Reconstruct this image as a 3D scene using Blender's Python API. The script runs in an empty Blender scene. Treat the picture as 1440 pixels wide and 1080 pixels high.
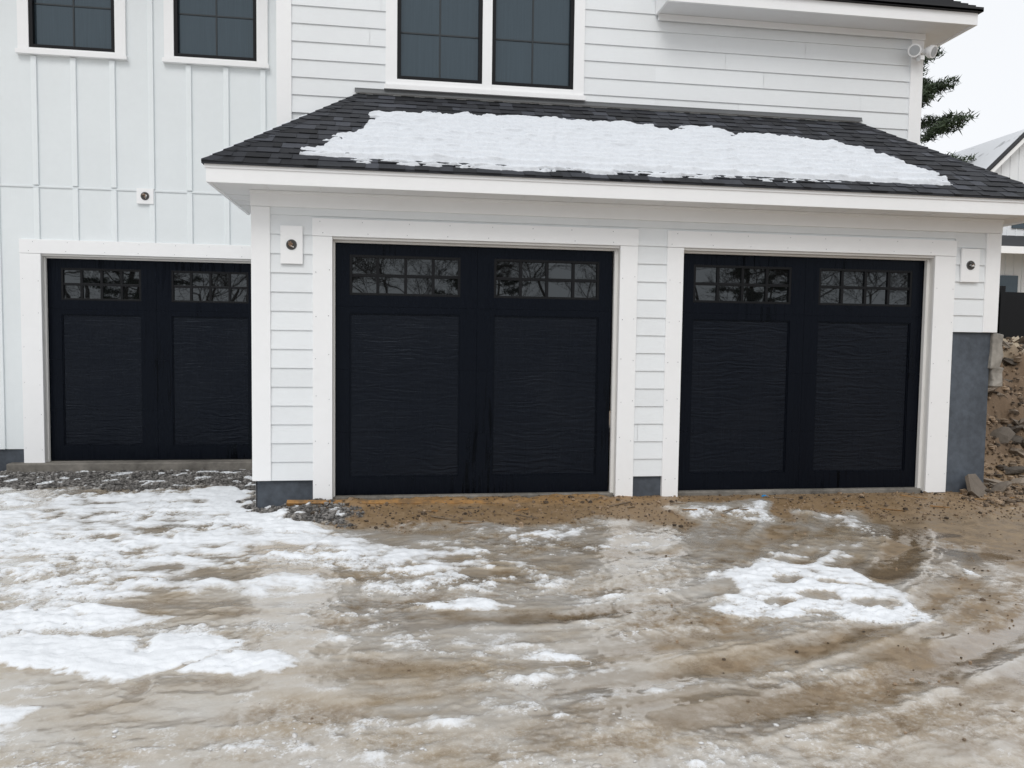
import bpy, math, random
import numpy as np
from mathutils import Vector, Matrix
random.seed(7); rng=np.random.default_rng(7)
scene=bpy.context.scene
scene.view_settings.view_transform='Standard'
COL=bpy.context.collection

# ------------------------------------------------------------------ helpers
def smooth(a,b,x):
    t=np.clip((x-a)/(b-a),0,1); return t*t*(3-2*t)
def hashf(xi,yi,seed):
    h=(xi.astype(np.int64)*374761393+yi.astype(np.int64)*668265263+seed*144269503)&0xffffffff
    h=((h^(h>>13))*1274126177)&0xffffffff
    h=h^(h>>16)
    return h/4294967296.0
def perlin(x,y,seed=0):
    xi=np.floor(x);yi=np.floor(y);fx=x-xi;fy=y-yi
    ux=fx*fx*fx*(fx*(fx*6-15)+10);uy=fy*fy*fy*(fy*(fy*6-15)+10)
    def g(ox,oy):
        a=hashf(xi+ox,yi+oy,seed)*6.2831853
        return np.cos(a)*(fx-ox)+np.sin(a)*(fy-oy)
    n0=g(0,0)*(1-ux)+g(1,0)*ux; n1=g(0,1)*(1-ux)+g(1,1)*ux
    return (n0*(1-uy)+n1*uy)*1.5
def fbm(x,y,oct=4,seed=0,gain=.5):
    v=0;a=1;t=0
    for i in range(oct):
        v=v+a*perlin(x*2**i+i*17.3,y*2**i-i*9.1,seed+i);t+=a;a*=gain
    return v/t*1.4

class MB:
    def __init__(s): s.v=[];s.f=[];s.m=[];s.c=[]
    def quad(s,a,b,c,d,m=0,c_=1.0):
        n=len(s.v); s.v+= [a,b,c,d]; s.f.append((n,n+1,n+2,n+3)); s.m.append(m); s.c.append(c_)
    def tri(s,a,b,c,m=0,c_=1.0):
        n=len(s.v); s.v+= [a,b,c]; s.f.append((n,n+1,n+2)); s.m.append(m); s.c.append(c_)
    def box(s,x0,x1,y0,y1,z0,z1,m=0,c_=1.0):
        n=len(s.v)
        s.v+=[(x0,y0,z0),(x1,y0,z0),(x1,y1,z0),(x0,y1,z0),(x0,y0,z1),(x1,y0,z1),(x1,y1,z1),(x0,y1,z1)]
        for f in ((0,3,2,1),(4,5,6,7),(0,1,5,4),(1,2,6,5),(2,3,7,6),(3,0,4,7)):
            s.f.append(tuple(n+i for i in f)); s.m.append(m); s.c.append(c_)
    def tube(s,p0,p1,r0,r1,n=8,m=0,caps=True,c_=1.0):
        p0=Vector(p0);p1=Vector(p1);d=(p1-p0).normalized()
        a=d.orthogonal().normalized();b=d.cross(a)
        k=len(s.v)
        for p,r in ((p0,r0),(p1,r1)):
            for i in range(n):
                t=2*math.pi*i/n; s.v.append(tuple(p+a*math.cos(t)*r+b*math.sin(t)*r))
        for i in range(n):
            j=(i+1)%n; s.f.append((k+i,k+j,k+n+j,k+n+i)); s.m.append(m); s.c.append(c_)
        if caps:
            s.f.append(tuple(k+n-1-i for i in range(n))); s.m.append(m); s.c.append(c_)
            s.f.append(tuple(k+n+i for i in range(n))); s.m.append(m); s.c.append(c_)
    def obj(s,name,mats,parent=None,bevel=0,smoothed=False,**props):
        me=bpy.data.meshes.new(name); me.from_pydata(s.v,[],s.f)
        for mt in (mats if isinstance(mats,list) else [mats]): me.materials.append(mt)
        me.polygons.foreach_set("material_index",s.m)
        at=me.attributes.new("tone",'FLOAT','FACE'); at.data.foreach_set("value",s.c)
        if smoothed: me.polygons.foreach_set("use_smooth",[True]*len(s.f))
        me.update()
        o=bpy.data.objects.new(name,me); COL.objects.link(o)
        if parent: o.parent=parent
        if bevel:
            b=o.modifiers.new("b",'BEVEL'); b.width=bevel; b.segments=2; b.limit_method='ANGLE'
        for k,v in props.items(): o[k]=v
        return o
def empty(name,loc=(0,0,0),parent=None,**props):
    o=bpy.data.objects.new(name,None); COL.objects.link(o); o.location=loc
    if parent: o.parent=parent
    for k,v in props.items(): o[k]=v
    return o

# ------------------------------------------------------------------ materials
class NT:
    def __init__(s,name):
        s.m=bpy.data.materials.new(name); s.m.use_nodes=True; s.t=s.m.node_tree
        s.b=s.t.nodes["Principled BSDF"]
    def n(s,typ,**kw):
        nd=s.t.nodes.new(typ)
        for k,v in kw.items():
            if k in nd.inputs: 
                if hasattr(v,'is_output'): s.t.links.new(v,nd.inputs[k])
                else: nd.inputs[k].default_value=v
            else: setattr(nd,k,v)
        return nd
    def l(s,a,b): s.t.links.new(a,b)
    def val(s,inp,v):
        if hasattr(v,'is_output'): s.l(v,s.b.inputs[inp])
        else: s.b.inputs[inp].default_value=v
    def coord(s,scale=(1,1,1),rot=(0,0,0)):
        tc=s.n('ShaderNodeTexCoord'); mp=s.n('ShaderNodeMapping')
        mp.inputs['Scale'].default_value=scale; mp.inputs['Rotation'].default_value=rot
        s.l(tc.outputs['Object'],mp.inputs['Vector']); return mp.outputs['Vector']
    def noise(s,vec,scale,detail=4,rough=.55,dist=0):
        nd=s.n('ShaderNodeTexNoise'); s.l(vec,nd.inputs['Vector'])
        nd.inputs['Scale'].default_value=scale; nd.inputs['Detail'].default_value=detail
        nd.inputs['Roughness'].default_value=rough; nd.inputs['Distortion'].default_value=dist
        return nd.outputs['Fac']
    def ramp(s,fac,stops,interp='LINEAR'):
        nd=s.n('ShaderNodeValToRGB'); s.l(fac,nd.inputs['Fac']); cr=nd.color_ramp; cr.interpolation=interp
        while len(cr.elements)<len(stops): cr.elements.new(.5)
        for e,(p,c) in zip(cr.elements,stops):
            e.position=p; e.color=(c if isinstance(c,tuple) else (c,c,c))+(1,)
        return nd.outputs['Color']
    def math(s,op,a,b=0,clamp=False):
        nd=s.n('ShaderNodeMath'); nd.operation=op; nd.use_clamp=clamp
        for i,v in enumerate((a,b)):
            if hasattr(v,'is_output'): s.l(v,nd.inputs[i])
            else: nd.inputs[i].default_value=v
        return nd.outputs[0]
    def mix(s,fac,a,b,blend='MIX'):
        nd=s.n('ShaderNodeMix'); nd.data_type='RGBA'; nd.blend_type=blend
        for i,v in ((0,fac),(6,a),(7,b)):
            if hasattr(v,'is_output'): s.l(v,nd.inputs[i])
            else: nd.inputs[i].default_value=v if i==0 else (tuple(v)+(1,) if not isinstance(v,float) else (v,v,v,1))
        return nd.outputs[2]
    def attr(s,name):
        nd=s.n('ShaderNodeAttribute'); nd.attribute_name=name; return nd.outputs['Fac']
    def bump(s,h,strength=.3,dist=.01,normal=None):
        nd=s.n('ShaderNodeBump'); s.l(h,nd.inputs['Height']); nd.inputs['Distance'].default_value=dist
        if hasattr(strength,'is_output'): s.l(strength,nd.inputs['Strength'])
        else: nd.inputs['Strength'].default_value=strength
        if normal: s.l(normal,nd.inputs['Normal'])
        return nd.outputs['Normal']
def painted(name,base,rough=.5,grain=None,dirt=.06,bump=.15,tone=True,spec=.4):
    k=NT(name); v=k.coord()
    n1=k.noise(v,1.3,2,.6); n2=k.noise(v,14,2,.6)
    d=k.math('ADD',k.math('MULTIPLY',k.math('SUBTRACT',n1,.5),dirt*2),k.math('MULTIPLY',k.math('SUBTRACT',n2,.5),dirt))
    f=k.math('ADD',d,1.0)
    if tone: f=k.math('MULTIPLY',f,k.attr("tone"))
    c=k.n('ShaderNodeVectorMath',operation='SCALE'); c.inputs[0].default_value=base; k.l(f,c.inputs['Scale'])
    k.l(c.outputs[0],k.b.inputs['Base Color'])
    k.val('Roughness',rough); k.val('Specular IOR Level',spec)
    if grain:
        g=k.noise(k.coord(grain),1,3,.65,.6); k.val('Normal',k.bump(g,bump,.004))
    elif bump>.12: k.val('Normal',k.bump(n2,bump*.5,.003))
    return k.m
M_siding=painted("siding_paint",(.80,.825,.84),.55,grain=(4,40,160),dirt=.04,bump=.35)
M_batten=painted("board_siding_paint",(.77,.81,.825),.55,grain=(120,40,3),dirt=.04,bump=.3)
M_trim=painted("white_trim",(.89,.895,.90),.42,dirt=.035,bump=.1)
M_jamb=painted("jamb_white",(.74,.73,.71),.5,dirt=.06)
M_soffit=painted("soffit_white",(.79,.795,.80),.6,dirt=.04)
M_lens=painted("lamp_lens",(.42,.44,.46),.2,dirt=.2,spec=.6)
M_black=painted("black_frame",(.005,.0055,.007),.45,dirt=.1,spec=.2)
M_muntin=painted("window_muntin",(.022,.028,.032),.5,dirt=.1,spec=.4)
M_nail=painted("nail_head",(.35,.36,.37),.5)
M_found=painted("damp_proofing",(.066,.078,.095),.6,dirt=1.0,bump=1.5)
M_conc=painted("concrete",(.17,.158,.14),.85,dirt=1.1,bump=2)
M_metal=painted("flashing",(.12,.125,.13),.4,dirt=.1)
M_dark=painted("dark_fixture",(.05,.045,.04),.4)
M_brass=painted("fixture_wire",(.30,.2,.13),.5)
M_roofplain=painted("dark_shingle_plain",(.03,.031,.034),.85,dirt=.3,bump=.8)
def door_mat():
    k=NT("black_wood_grain"); 
    g=k.noise(k.coord((.8,1,12)),2.4,5,.68,1.6); 
    w=k.n('ShaderNodeTexWave'); w.bands_direction='Z'; k.l(k.coord((.25,1,1)),w.inputs['Vector'])
    w.inputs['Scale'].default_value=4.2; w.inputs['Distortion'].default_value=16; w.inputs['Detail'].default_value=3; w.inputs['Detail Scale'].default_value=1.7
    am=k.noise(k.coord(),.9,2)
    h=k.math('ADD',k.math('MULTIPLY',g,1.1),k.math('MULTIPLY',w.outputs['Fac'],k.ramp(am,[(.35,.12),(.65,.5)])))
    k.val('Normal',k.bump(h,.6,.008))
    st=k.noise(k.coord((9,1,.7)),1.3,4,.65,.5); du=k.noise(k.coord(),1.6,4,.6)
    k.val('Base Color',k.mix(k.ramp(du,[(.45,0.0),(.75,.4)]),k.mix(g,(.0020,.0027,.0054),(.0055,.0066,.0105)),(.011,.012,.0155)))
    k.val('Roughness',k.ramp(st,[(.42,.34),(.60,.17)])); k.val('Specular IOR Level',.19); k.val('Specular Tint',(.72,.84,1.0,1))
    return k.m
M_door=door_mat()
def doorframe_mat():
    k=NT("black_door_paint")
    st=k.noise(k.coord((11,1,.8)),1.6,5,.7,.8); big=k.noise(k.coord((1,1,.8)),1.1,2)
    dm=k.math('MULTIPLY',k.ramp(st,[(.52,0.0),(.60,1.0)]),k.ramp(big,[(.48,0.0),(.6,1.0)]))
    k.val('Base Color',k.mix(dm,(.0030,.0039,.0070),(.0008,.0010,.0018)))
    k.val('Roughness',k.mix(dm,k.ramp(st,[(.44,.34),(.58,.24)]),(.08,.08,.08))); k.val('Specular IOR Level',.13); k.val('Specular Tint',(.72,.84,1.0,1))
    k.val('Normal',k.bump(k.noise(k.coord((5,5,40)),3,2),.12,.003))
    return k.m
M_dframe=doorframe_mat()
def glass_mat(name,base,rough,streak=0,tint=(1,1,1),spec=.6):
    k=NT(name); k.val('Base Color',tuple(base)+(1,)); k.val('Roughness',rough); k.val('Specular IOR Level',spec); k.val('IOR',1.52)
    k.val('Specular Tint',tuple(tint)+(1,))
    n=k.noise(k.coord((1,1,1)),1.6,2)
    if streak:
        s_=k.noise(k.coord((30,1,.8)),2,4,.7,.3)
        k.val('Base Color',k.mix(s_,tuple(b*.7 for b in base),tuple(b*1.4 for b in base)))
        k.val('Roughness',k.ramp(s_,[(.4,rough),(.8,rough+.15)]))
    k.val('Normal',k.bump(n,.14,.01))
    return k.m
M_glass=glass_mat("door_window_glass",(.005,.0055,.006),.014,spec=.85,tint=(.88,.95,1.0))
M_glassup=glass_mat("window_glass",(.030,.043,.053),.04,1,(.76,.90,1.0),.65)

# ------------------------------------------------------------------ house
house=empty("house",(3,2,0),label="white modern farmhouse with three black garage doors and attached hip-roofed garage",category="house")
HP=house
def world_loc(o): return Vector(o.location)
def part(mb,name,mats,bevel=0,parent=None,**kw):
    o=mb.obj(name,mats,None,bevel,**kw); 
    p=parent or HP
    o.parent=p; o.matrix_parent_inverse=Matrix.Translation(-world_loc(p))
    return o
def sub_empty(name,loc,parent):
    o=bpy.data.objects.new(name,None); COL.objects.link(o); o.location=loc; o.parent=parent
    o.matrix_parent_inverse=Matrix.Translation(-world_loc(parent)); return o

def cells(x0,x1,z0,z1,openings):
    xs=sorted({x0,x1}|{min(max(v,x0),x1) for o in openings for v in o[:2]})
    out=[]
    for a,b in zip(xs[:-1],xs[1:]):
        if b-a<1e-6: continue
        m=(a+b)/2; zz=[(z0,z1)]
        for o in openings:
            if o[0]<m<o[1]:
                nz=[]
                for p,q in zz:
                    if o[2]>p: nz.append((p,min(q,o[2])))
                    if o[3]<q: nz.append((max(p,o[3]),q))
                zz=[(p,q) for p,q in nz if q-p>1e-5]
        out+=[(a,b,p,q) for p,q in zz]
    return out
def clapboard(mb,x0,x1,z0,z1,Y,openings,e=.178,seed=1):
    r=random.Random(seed); z=z0
    while z<z1-1e-4:
        zt=min(z+e,z1)
        joints=[]; x=x0+r.uniform(.8,3.6)
        while x<x1: joints.append(x); x+=3.66
        ops=list(openings)+[(j-.0012,j+.0012,z-1,z+1) for j in joints]
        bounds=[x0]+joints+[x1]; tones=[r.uniform(.965,1.02) for _ in bounds]
        for a,b,p,q in cells(x0,x1,z,zt,ops):
            t=tones[sum(1 for j in joints if j<(a+b)/2)]
            f=lambda zz:.018-.013*(zz-z)/e
            yb,yt=Y-f(p),Y-f(q)
            mb.quad((a,yb,p),(b,yb,p),(b,yt,q),(a,yt,q),0,t)
            if abs(p-z)<1e-6: mb.quad((a,Y,p),(b,Y,p),(b,yb,p),(a,yb,p),0,t)
        z+=e
def wallplane(mb,x0,x1,z0,z1,Y,ops):
    for a,b,p,q in cells(x0,x1,z0,z1,ops): mb.quad((a,Y,p),(b,Y,p),(b,Y,q),(a,Y,q))

opsF=[(-.03,2.775,-1,2.475),(3.405,6.185,-1,2.475)]
mb=MB(); wallplane(mb,-.73,6.92,0.17,2.9,.004,opsF+[(6.42,7.5,-1,1.68)]); clapboard(mb,-.60,6.42,.17,2.74,0,opsF,.178,3)
clapboard(mb,6.42,6.80,1.68,2.74,0,[],.178,5)
mb.quad((-.73,2.38,-.2),(-.73,.004,-.2),(-.73,.004,2.9),(-.73,2.38,2.9))
mb.quad((6.92,.004,1.68),(6.92,9,1.68),(6.92,9,2.9),(6.92,.004,2.9))
part(mb,"garage_wall",M_siding)
YU=1.4
W1=(.557,1.51,4.42,5.98);W2=(1.62,2.565,4.42,5.98)
opsU=[W1,W2]
mb=MB(); wallplane(mb,-.72,3.55,2.6,7.3,YU+.004,opsU); wallplane(mb,3.55,6.93,2.6,5.36,YU+.004,[])
clapboard(mb,-.6,3.55,4.0,7.3,YU,opsU,.192,8); clapboard(mb,3.5505,6.80,4.0,5.34,YU,[],.192,8)
mb.quad((-.72,2.38,2.6),(-.72,YU,2.6),(-.72,YU,7.3),(-.72,2.38,7.3))
mb.quad((6.93,YU,2.6),(6.93,9,2.6),(6.93,9,5.36),(6.93,YU,5.36))
mb.quad((3.55,YU,5.36),(3.55,9,5.36),(3.55,9,7.3),(3.55,YU,7.3))
mb.quad((6.93,9,0),(-7.5,9,0),(-7.5,9,5.36),(6.93,9,5.36)); mb.quad((3.55,9,5.36),(-7.5,9,5.36),(-7.5,9,7.3),(3.55,9,7.3))
part(mb,"upper_wall",M_siding)
YL=2.38
WA=(-3.68,-2.74,4.85,6.3);WB=(-2.08,-1.13,4.85,6.3)
opL=[(-3.62,-1.0,-1,2.475),WA,WB]
mb=MB(); wallplane(mb,-7.5,-.72,.15,7.3,YL,opL)
for i in range(16):
    x=-1.06-.43*i
    for a,b,p,q in cells(x-.031,x+.031,.15,7.3,[(-3.83,-.7,-1,2.64),(-3.8,-2.62,4.76,6.45),(-2.19,-1.0,4.76,6.45)]):
        if q>3.27>p: 
            mb.box(a,b,YL-.022,YL+.001,p,3.245,0,1.05); mb.box(a,b,YL-.024,YL+.001,3.275,q,0,1.05)
        else: mb.box(a,b,YL-.022,YL+.001,p,q,0,1.05)
mb.box(-7.5,-.73,YL-.012,YL+.001,3.247,3.272,0,.97)
mb.quad((-7.5,9,.15),(-7.5,YL,.15),(-7.5,YL,7.3),(-7.5,9,7.3))
part(mb,"board_and_batten_wall",M_batten,.005)

def nails(mb,pts,Y):
    for x,z in pts:
        n=len(mb.v)
        for i in range(6):
            t=math.pi/3*i; mb.v.append((x+.0045*math.cos(t),Y,z+.0045*math.sin(t)))
        mb.f.append(tuple(n+i for i in range(6))); mb.m.append(1); mb.c.append(random.uniform(.6,1.4))
def door_trim(x0,x1,lw,rw,Y,zb=-.05,name="door_trim"):
    mb=MB(); T=.032
    mb.box(x0-lw,x0,Y-T,Y+.02,zb,2.473); mb.box(x1,x1+rw,Y-T,Y+.02,zb+.01,2.473)
    mb.box(x0-lw-.003,x1+rw+.003,Y-T-.003,Y+.02,2.4755,2.64)
    mb.box(x0-.02,x0+.001,Y-.012,Y+.16,zb+.02,2.47,2); mb.box(x1-.001,x1+.02,Y-.012,Y+.16,zb+.02,2.47,2)
    mb.box(x0,x1,Y-.01,Y+.16,2.452,2.474,2)
    mb.box(x0+.001,x0+.018,Y+.05,Y+.09,zb+.02,2.45,2); mb.box(x1-.035,x1-.001,Y+.045,Y+.09,zb+.02,2.45,2)
    mb.box(x0+.02,x1-.036,Y+.05,Y+.09,2.432,2.451,2)
    pts=[]
    for z in np.arange(.15,2.4,.4):
        for xx in (x0-lw+.03,x0-.03,x1+.03,x1+rw-.03): pts.append((xx+random.uniform(-.006,.006),z+random.uniform(-.03,.03)))
    for x in np.arange(x0-.1,x1+.1,.4):
        for z in (2.505,2.61): pts.append((x+random.uniform(-.03,.03),z))
    nails(mb,pts,Y-T-.0045)
    part(mb,name,[M_trim,M_nail,M_jamb],.003)
door_trim(-.02,2.765,.18,.18,0)
door_trim(3.42,6.18,.17,.24,0)
door_trim(-3.60,-1.08,.23,.2,YL)
mb=MB(); mb.box(-.755,-.585,-.03,.02,.17,2.73); mb.box(-.755,-.73,.0201,1.38,.17,2.73); part(mb,"corner_board",[M_trim],.003)
mb=MB(); mb.box(6.775,6.945,-.03,.02,1.68,2.73); mb.box(6.92,6.945,.0201,.16,1.68,2.73); part(mb,"corner_board",[M_trim],.003)
mb=MB(); mb.box(-.76,6.95,-.034,.02,2.732,2.875); mb.box(-.76,-.735,.0201,1.39,2.732,2.875); mb.box(-.762,6.952,-.05,-.0342,2.85,2.876)
part(mb,"frieze_board",[M_trim],.003)
mb=MB(); mb.box(-.745,-.585,YU-.03,YU+.02,3.6,7.3); mb.box(-.745,-.72,YU+.0201,YL-.001,3.0,7.3)
part(mb,"corner_board",[M_trim],.003)
mb=MB(); mb.box(6.79,6.955,YU-.03,YU+.02,3.0,5.34); mb.box(6.93,6.955,YU+.0201,YU+.2,2.9,5.34)
part(mb,"corner_board",[M_trim],.003)
for (a,b,p,q) in ((-.72,-.035,-.5,.168),(2.78,3.40,-.5,.168)):
    mb=MB(); mb.box(a,b,.012,.25,p,q); part(mb,"foundation",[M_found],.006)
mb=MB(); mb.box(6.19,6.905,.0115,9,-.5,1.678); part(mb,"foundation",[M_found],.006)
mb=MB(); mb.box(-7.5,-3.83,YL+.015,YL+.2,-.5,.149); part(mb,"foundation",[M_found],.006)
for bx in ((-4.0,-.735,YL-.10,YL+.3,-.5,-.012),(-.02,2.765,.03,.35,-.4,-.004),(3.42,6.18,.03,.35,-.4,-.004)):
    mb=MB(); mb.box(*bx); part(mb,"concrete_sill",[M_conc],.014)
XE0,XE1,YE,ZE=-1.06,7.25,-.39,3.03
mb=MB()
mb.box(XE0+.02,XE1-.02,YE+.03,-.0002,2.877,2.89); mb.box(XE0+.02,-.731,0,1.39,2.877,2.89); mb.box(6.921,XE1-.02,0,1.39,2.877,2.89)
for i in range(1,18):
    x=XE0+i*.47; mb.box(x,x+.012,YE+.05,-.05,2.872,2.8765)
for i in range(1,4): mb.box(XE0+.03,-.76,-.05+i*.3,-.04+i*.3,2.872,2.8765)
part(mb,"soffit",[M_soffit])
mb=MB()
mb.box(XE0,XE1,YE,YE+.028,2.862,ZE-.012); mb.box(XE0,XE0+.025,YE+.0285,1.39,2.862,ZE-.012); mb.box(XE1-.025,XE1,YE+.0285,1.39,2.862,ZE-.012)
mb.box(XE0-.012,XE1+.012,YE-.010,YE-.0005,2.985,ZE-.01)
part(mb,"fascia",[M_trim],.003)
def shingle_mat():
    k=NT("asphalt_shingles"); v=k.coord()
    t=k.attr("tone"); n=k.noise(v,120,2,.7); n2=k.noise(v,3,3,.6)
    f=k.math('MULTIPLY',t,k.math('ADD',.55,k.math('MULTIPLY',n,.9)))
    f=k.math('MULTIPLY',f,k.math('ADD',.75,k.math('MULTIPLY',n2,.5)))
    c=k.n('ShaderNodeVectorMath',operation='SCALE'); c.inputs[0].default_value=(.027,.029,.035); k.l(f,c.inputs['Scale'])
    k.l(c.outputs[0],k.b.inputs['Base Color']); k.val('Roughness',.7); k.val('Specular IOR Level',.3); k.val('Normal',k.bump(n,.6,.004))
    return k.m
M_sh=shingle_mat()
roofP=sub_empty("garage_roof",(3,0,3.0),house)
XR0,XR1,YT,ZT=.145,6.12,YU,4.24
Ye,X0e,X1e=YE-.03,XE0-.03,XE1+.03
def lerp(a,b,t): return a+(b-a)*t
def P(x,s,h=0):
    y=lerp(Ye,YT,s); z=lerp(ZE,ZT,s); L=math.hypot(YT-Ye,ZT-ZE); n=(-(ZT-ZE)/L,(YT-Ye)/L)
    return (x,y+n[0]*h,z+n[1]*h)
L=math.hypot(YT-Ye,ZT-ZE)
mb=MB()
mb.quad(P(X0e,0),P(X1e,0),P(XR1,1),P(XR0,1))
mb.tri((X0e,Ye,ZE),(XR0,YT,ZT),(X0e,YT,ZE)); mb.tri((X1e,Ye,ZE),(X1e,YT,ZE),(XR1,YT,ZT))
mb.quad((X0e,Ye,ZE-.012),(X1e,Ye,ZE-.012),(X1e,YT,ZE-.012),(X0e,YT,ZE-.012))
mb.quad(P(X0e,0,-.0),P(X1e,0,0),(X1e,Ye,ZE-.014),(X0e,Ye,ZE-.014))
r=random.Random(4); e=.135; N=int(L/e)+1
for i in range(N):
    s0=i*e/L; s1=min(1,(i*e+e*1.15)/L); 
    xa,xb=lerp(X0e,XR0,s0),lerp(X1e,XR1,s0)
    x=xa
    hi=False
    while x<xb:
        w=r.uniform(.07,.24); x2=min(x+w,xb); hi=not hi
        h=.014 if hi else .008
        sl=s0-(r.uniform(0,.004) if hi else 0)
        tn=r.choice([.5,.75,1,1,1.4,2.1]) 
        ya=lerp(X0e,XR0,s1); yb_=lerp(X1e,XR1,s1)
        xt1=max(x,ya) if x<ya else x; xt2=min(x2,yb_)
        if xt2<xt1: xt1=xt2=min(max(x,ya),yb_)
        a,b,c,d=P(x,sl,h),P(x2-.002,sl,h),P(xt2,s1,.002),P(xt1,s1,.002)
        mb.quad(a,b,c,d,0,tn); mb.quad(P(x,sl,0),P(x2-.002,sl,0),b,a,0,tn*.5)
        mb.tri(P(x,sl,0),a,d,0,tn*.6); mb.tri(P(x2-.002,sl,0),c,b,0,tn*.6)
        x=x2
for (xa,xb,sgn) in ((X0e,XR0,1),(X1e,XR1,-1)):
    for i in range(18):
        t0=i/18; t1=min(1,(i+1.25)/18)
        p0=Vector((lerp(xa,xb,t0),lerp(Ye,YT,t0),lerp(ZE,ZT,t0)+.024)); p1=Vector((lerp(xa,xb,t1),lerp(Ye,YT,t1),lerp(ZE,ZT,t1)+.012))
        tn=r.uniform(.7,1.3)
        fr=Vector((sgn*.11,0,0)); sd=Vector((0,.13,-.0)) 
        dn=Vector((0,0,-.012))
        q0=p0+fr+dn;q1=p1+fr+dn; s0_=p0+sd+Vector((0,0,-.03)); s1_=p1+sd+Vector((0,0,-.03))
        if sgn>0:
            mb.quad(tuple(p0),tuple(q0),tuple(q1),tuple(p1),0,tn); mb.quad(tuple(s0_),tuple(p0),tuple(p1),tuple(s1_),0,tn)
        else:
            mb.quad(tuple(q0),tuple(p0),tuple(p1),tuple(q1),0,tn); mb.quad(tuple(p0),tuple(s0_),tuple(s1_),tuple(p1),0,tn)
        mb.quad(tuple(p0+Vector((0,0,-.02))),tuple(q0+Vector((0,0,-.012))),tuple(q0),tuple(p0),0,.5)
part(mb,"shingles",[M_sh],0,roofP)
mb=MB(); 
a,b=P(XR0-.05,.985,.03),P(XR1+.05,.985,.03)
mb.quad(a,b,(b[0],YU-.025,ZT+.045),(a[0],YU-.025,ZT+.045)); mb.box(a[0],b[0],YU-.026,YU-.015,ZT+.03,ZT+.06)
part(mb,"flashing",[M_metal],0,roofP)
mb=MB(); mb.box(3.56,7.33,1.02,1.379,5.345,5.36); mb.box(6.96,7.33,1.38,9,5.345,5.36)
part(mb,"soffit",[M_soffit])
mb=MB(); mb.box(3.53,7.36,.99,1.0195,5.33,5.47); mb.box(7.33,7.36,1.02,9,5.33,5.47); mb.box(3.53,3.5595,1.02,1.378,5.33,5.6); mb.box(3.56,6.96,1.353,1.372,5.27,5.3445)
part(mb,"fascia",[M_trim],.003)
mb=MB()
mb.quad((3.5,.95,5.475),(7.40,.95,5.475),(7.40,5.5,8.2),(3.5,5.5,8.2)); mb.quad((3.5,.95,5.475),(3.5,.95,5.50),(7.4,.95,5.50),(7.4,.95,5.475))
for i in range(20):
    y=.95+i*.13; z=5.475+i*.13*.6; mb.box(3.5,7.40,y,y+.14,z,z+.05)
mb.quad((7.40,5.5,8.2),(7.40,9,5.4),(3.5,9,5.4),(3.5,5.5,8.2)); mb.tri((7.35,.96,5.47),(7.35,9,5.4),(7.35,5.5,8.15))
mb.box(-7.8,3.4,1.2,9.3,7.3,7.42)
part(mb,"main_roof",[M_roofplain])

def window(x0,x1,z0,z1,Y,mun_z=None,name="window"):
    cx=(x0+x1)/2
    w=sub_empty(name,(cx,Y,z0),house)
    f=.042
    mb=MB(); y0,y1=Y-.022,Y+.05
    mb.box(x0,x0+f,y0,y1,z0,z1); mb.box(x1-f,x1,y0,y1,z0,z1); mb.box(x0+f,x1-f,y0,y1,z0,z0+f); mb.box(x0+f,x1-f,y0,y1,z1-f,z1)
    g=.009
    mb.box(cx-g,cx+g,Y+.024,Y+.031,z0+f,z1-f,1)
    for z in mun_z:
        mb.box(x0+f,cx-g,Y+.0245,Y+.031,z-g,z+g,1); mb.box(cx+g,x1-f,Y+.0245,Y+.031,z-g,z+g,1)
    part(mb,"frame",[M_black,M_muntin],.002,w)
    mb=MB(); mb.quad((x0+f,Y+.032,z0+f),(x1-f,Y+.032,z0+f),(x1-f,Y+.032,z1-f),(x0+f,Y+.032,z1-f)); mb.quad((x0,Y+.06,z0),(x1,Y+.06,z0),(x1,Y+.06,z1),(x0,Y+.06,z1)); part(mb,"glass",[M_glassup],0,w)
    return w
def wtrim(x0,x1,z0,z1,Y,ops,sill,parent):
    mb=MB()
    T=.033
    for a,b,p,q in cells(x0,x1,z0+sill,z1,ops): mb.box(a+.0004,b-.0004,Y-T,Y+.01,p+.0004,q-.0004)
    mb.box(x0-.015,x1+.015,Y-T-.03,Y+.01,z0,z0+sill)
    part(mb,"window_trim",[M_trim],0,parent)
w=window(*WA,YL,mun_z=[5.37,5.85]); wtrim(-3.80,-2.62,4.77,6.42,YL,[WA],.05,w)
w=window(*WB,YL,mun_z=[5.37,5.85]); wtrim(-2.19,-1.0,4.77,6.42,YL,[WB],.05,w)
w=window(*W1,YU,mun_z=[4.95,5.48]); w2=window(*W2,YU,mun_z=[4.95,5.48]); wtrim(.43,2.69,4.30,6.1,YU,[W1,W2],.05,w)

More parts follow.
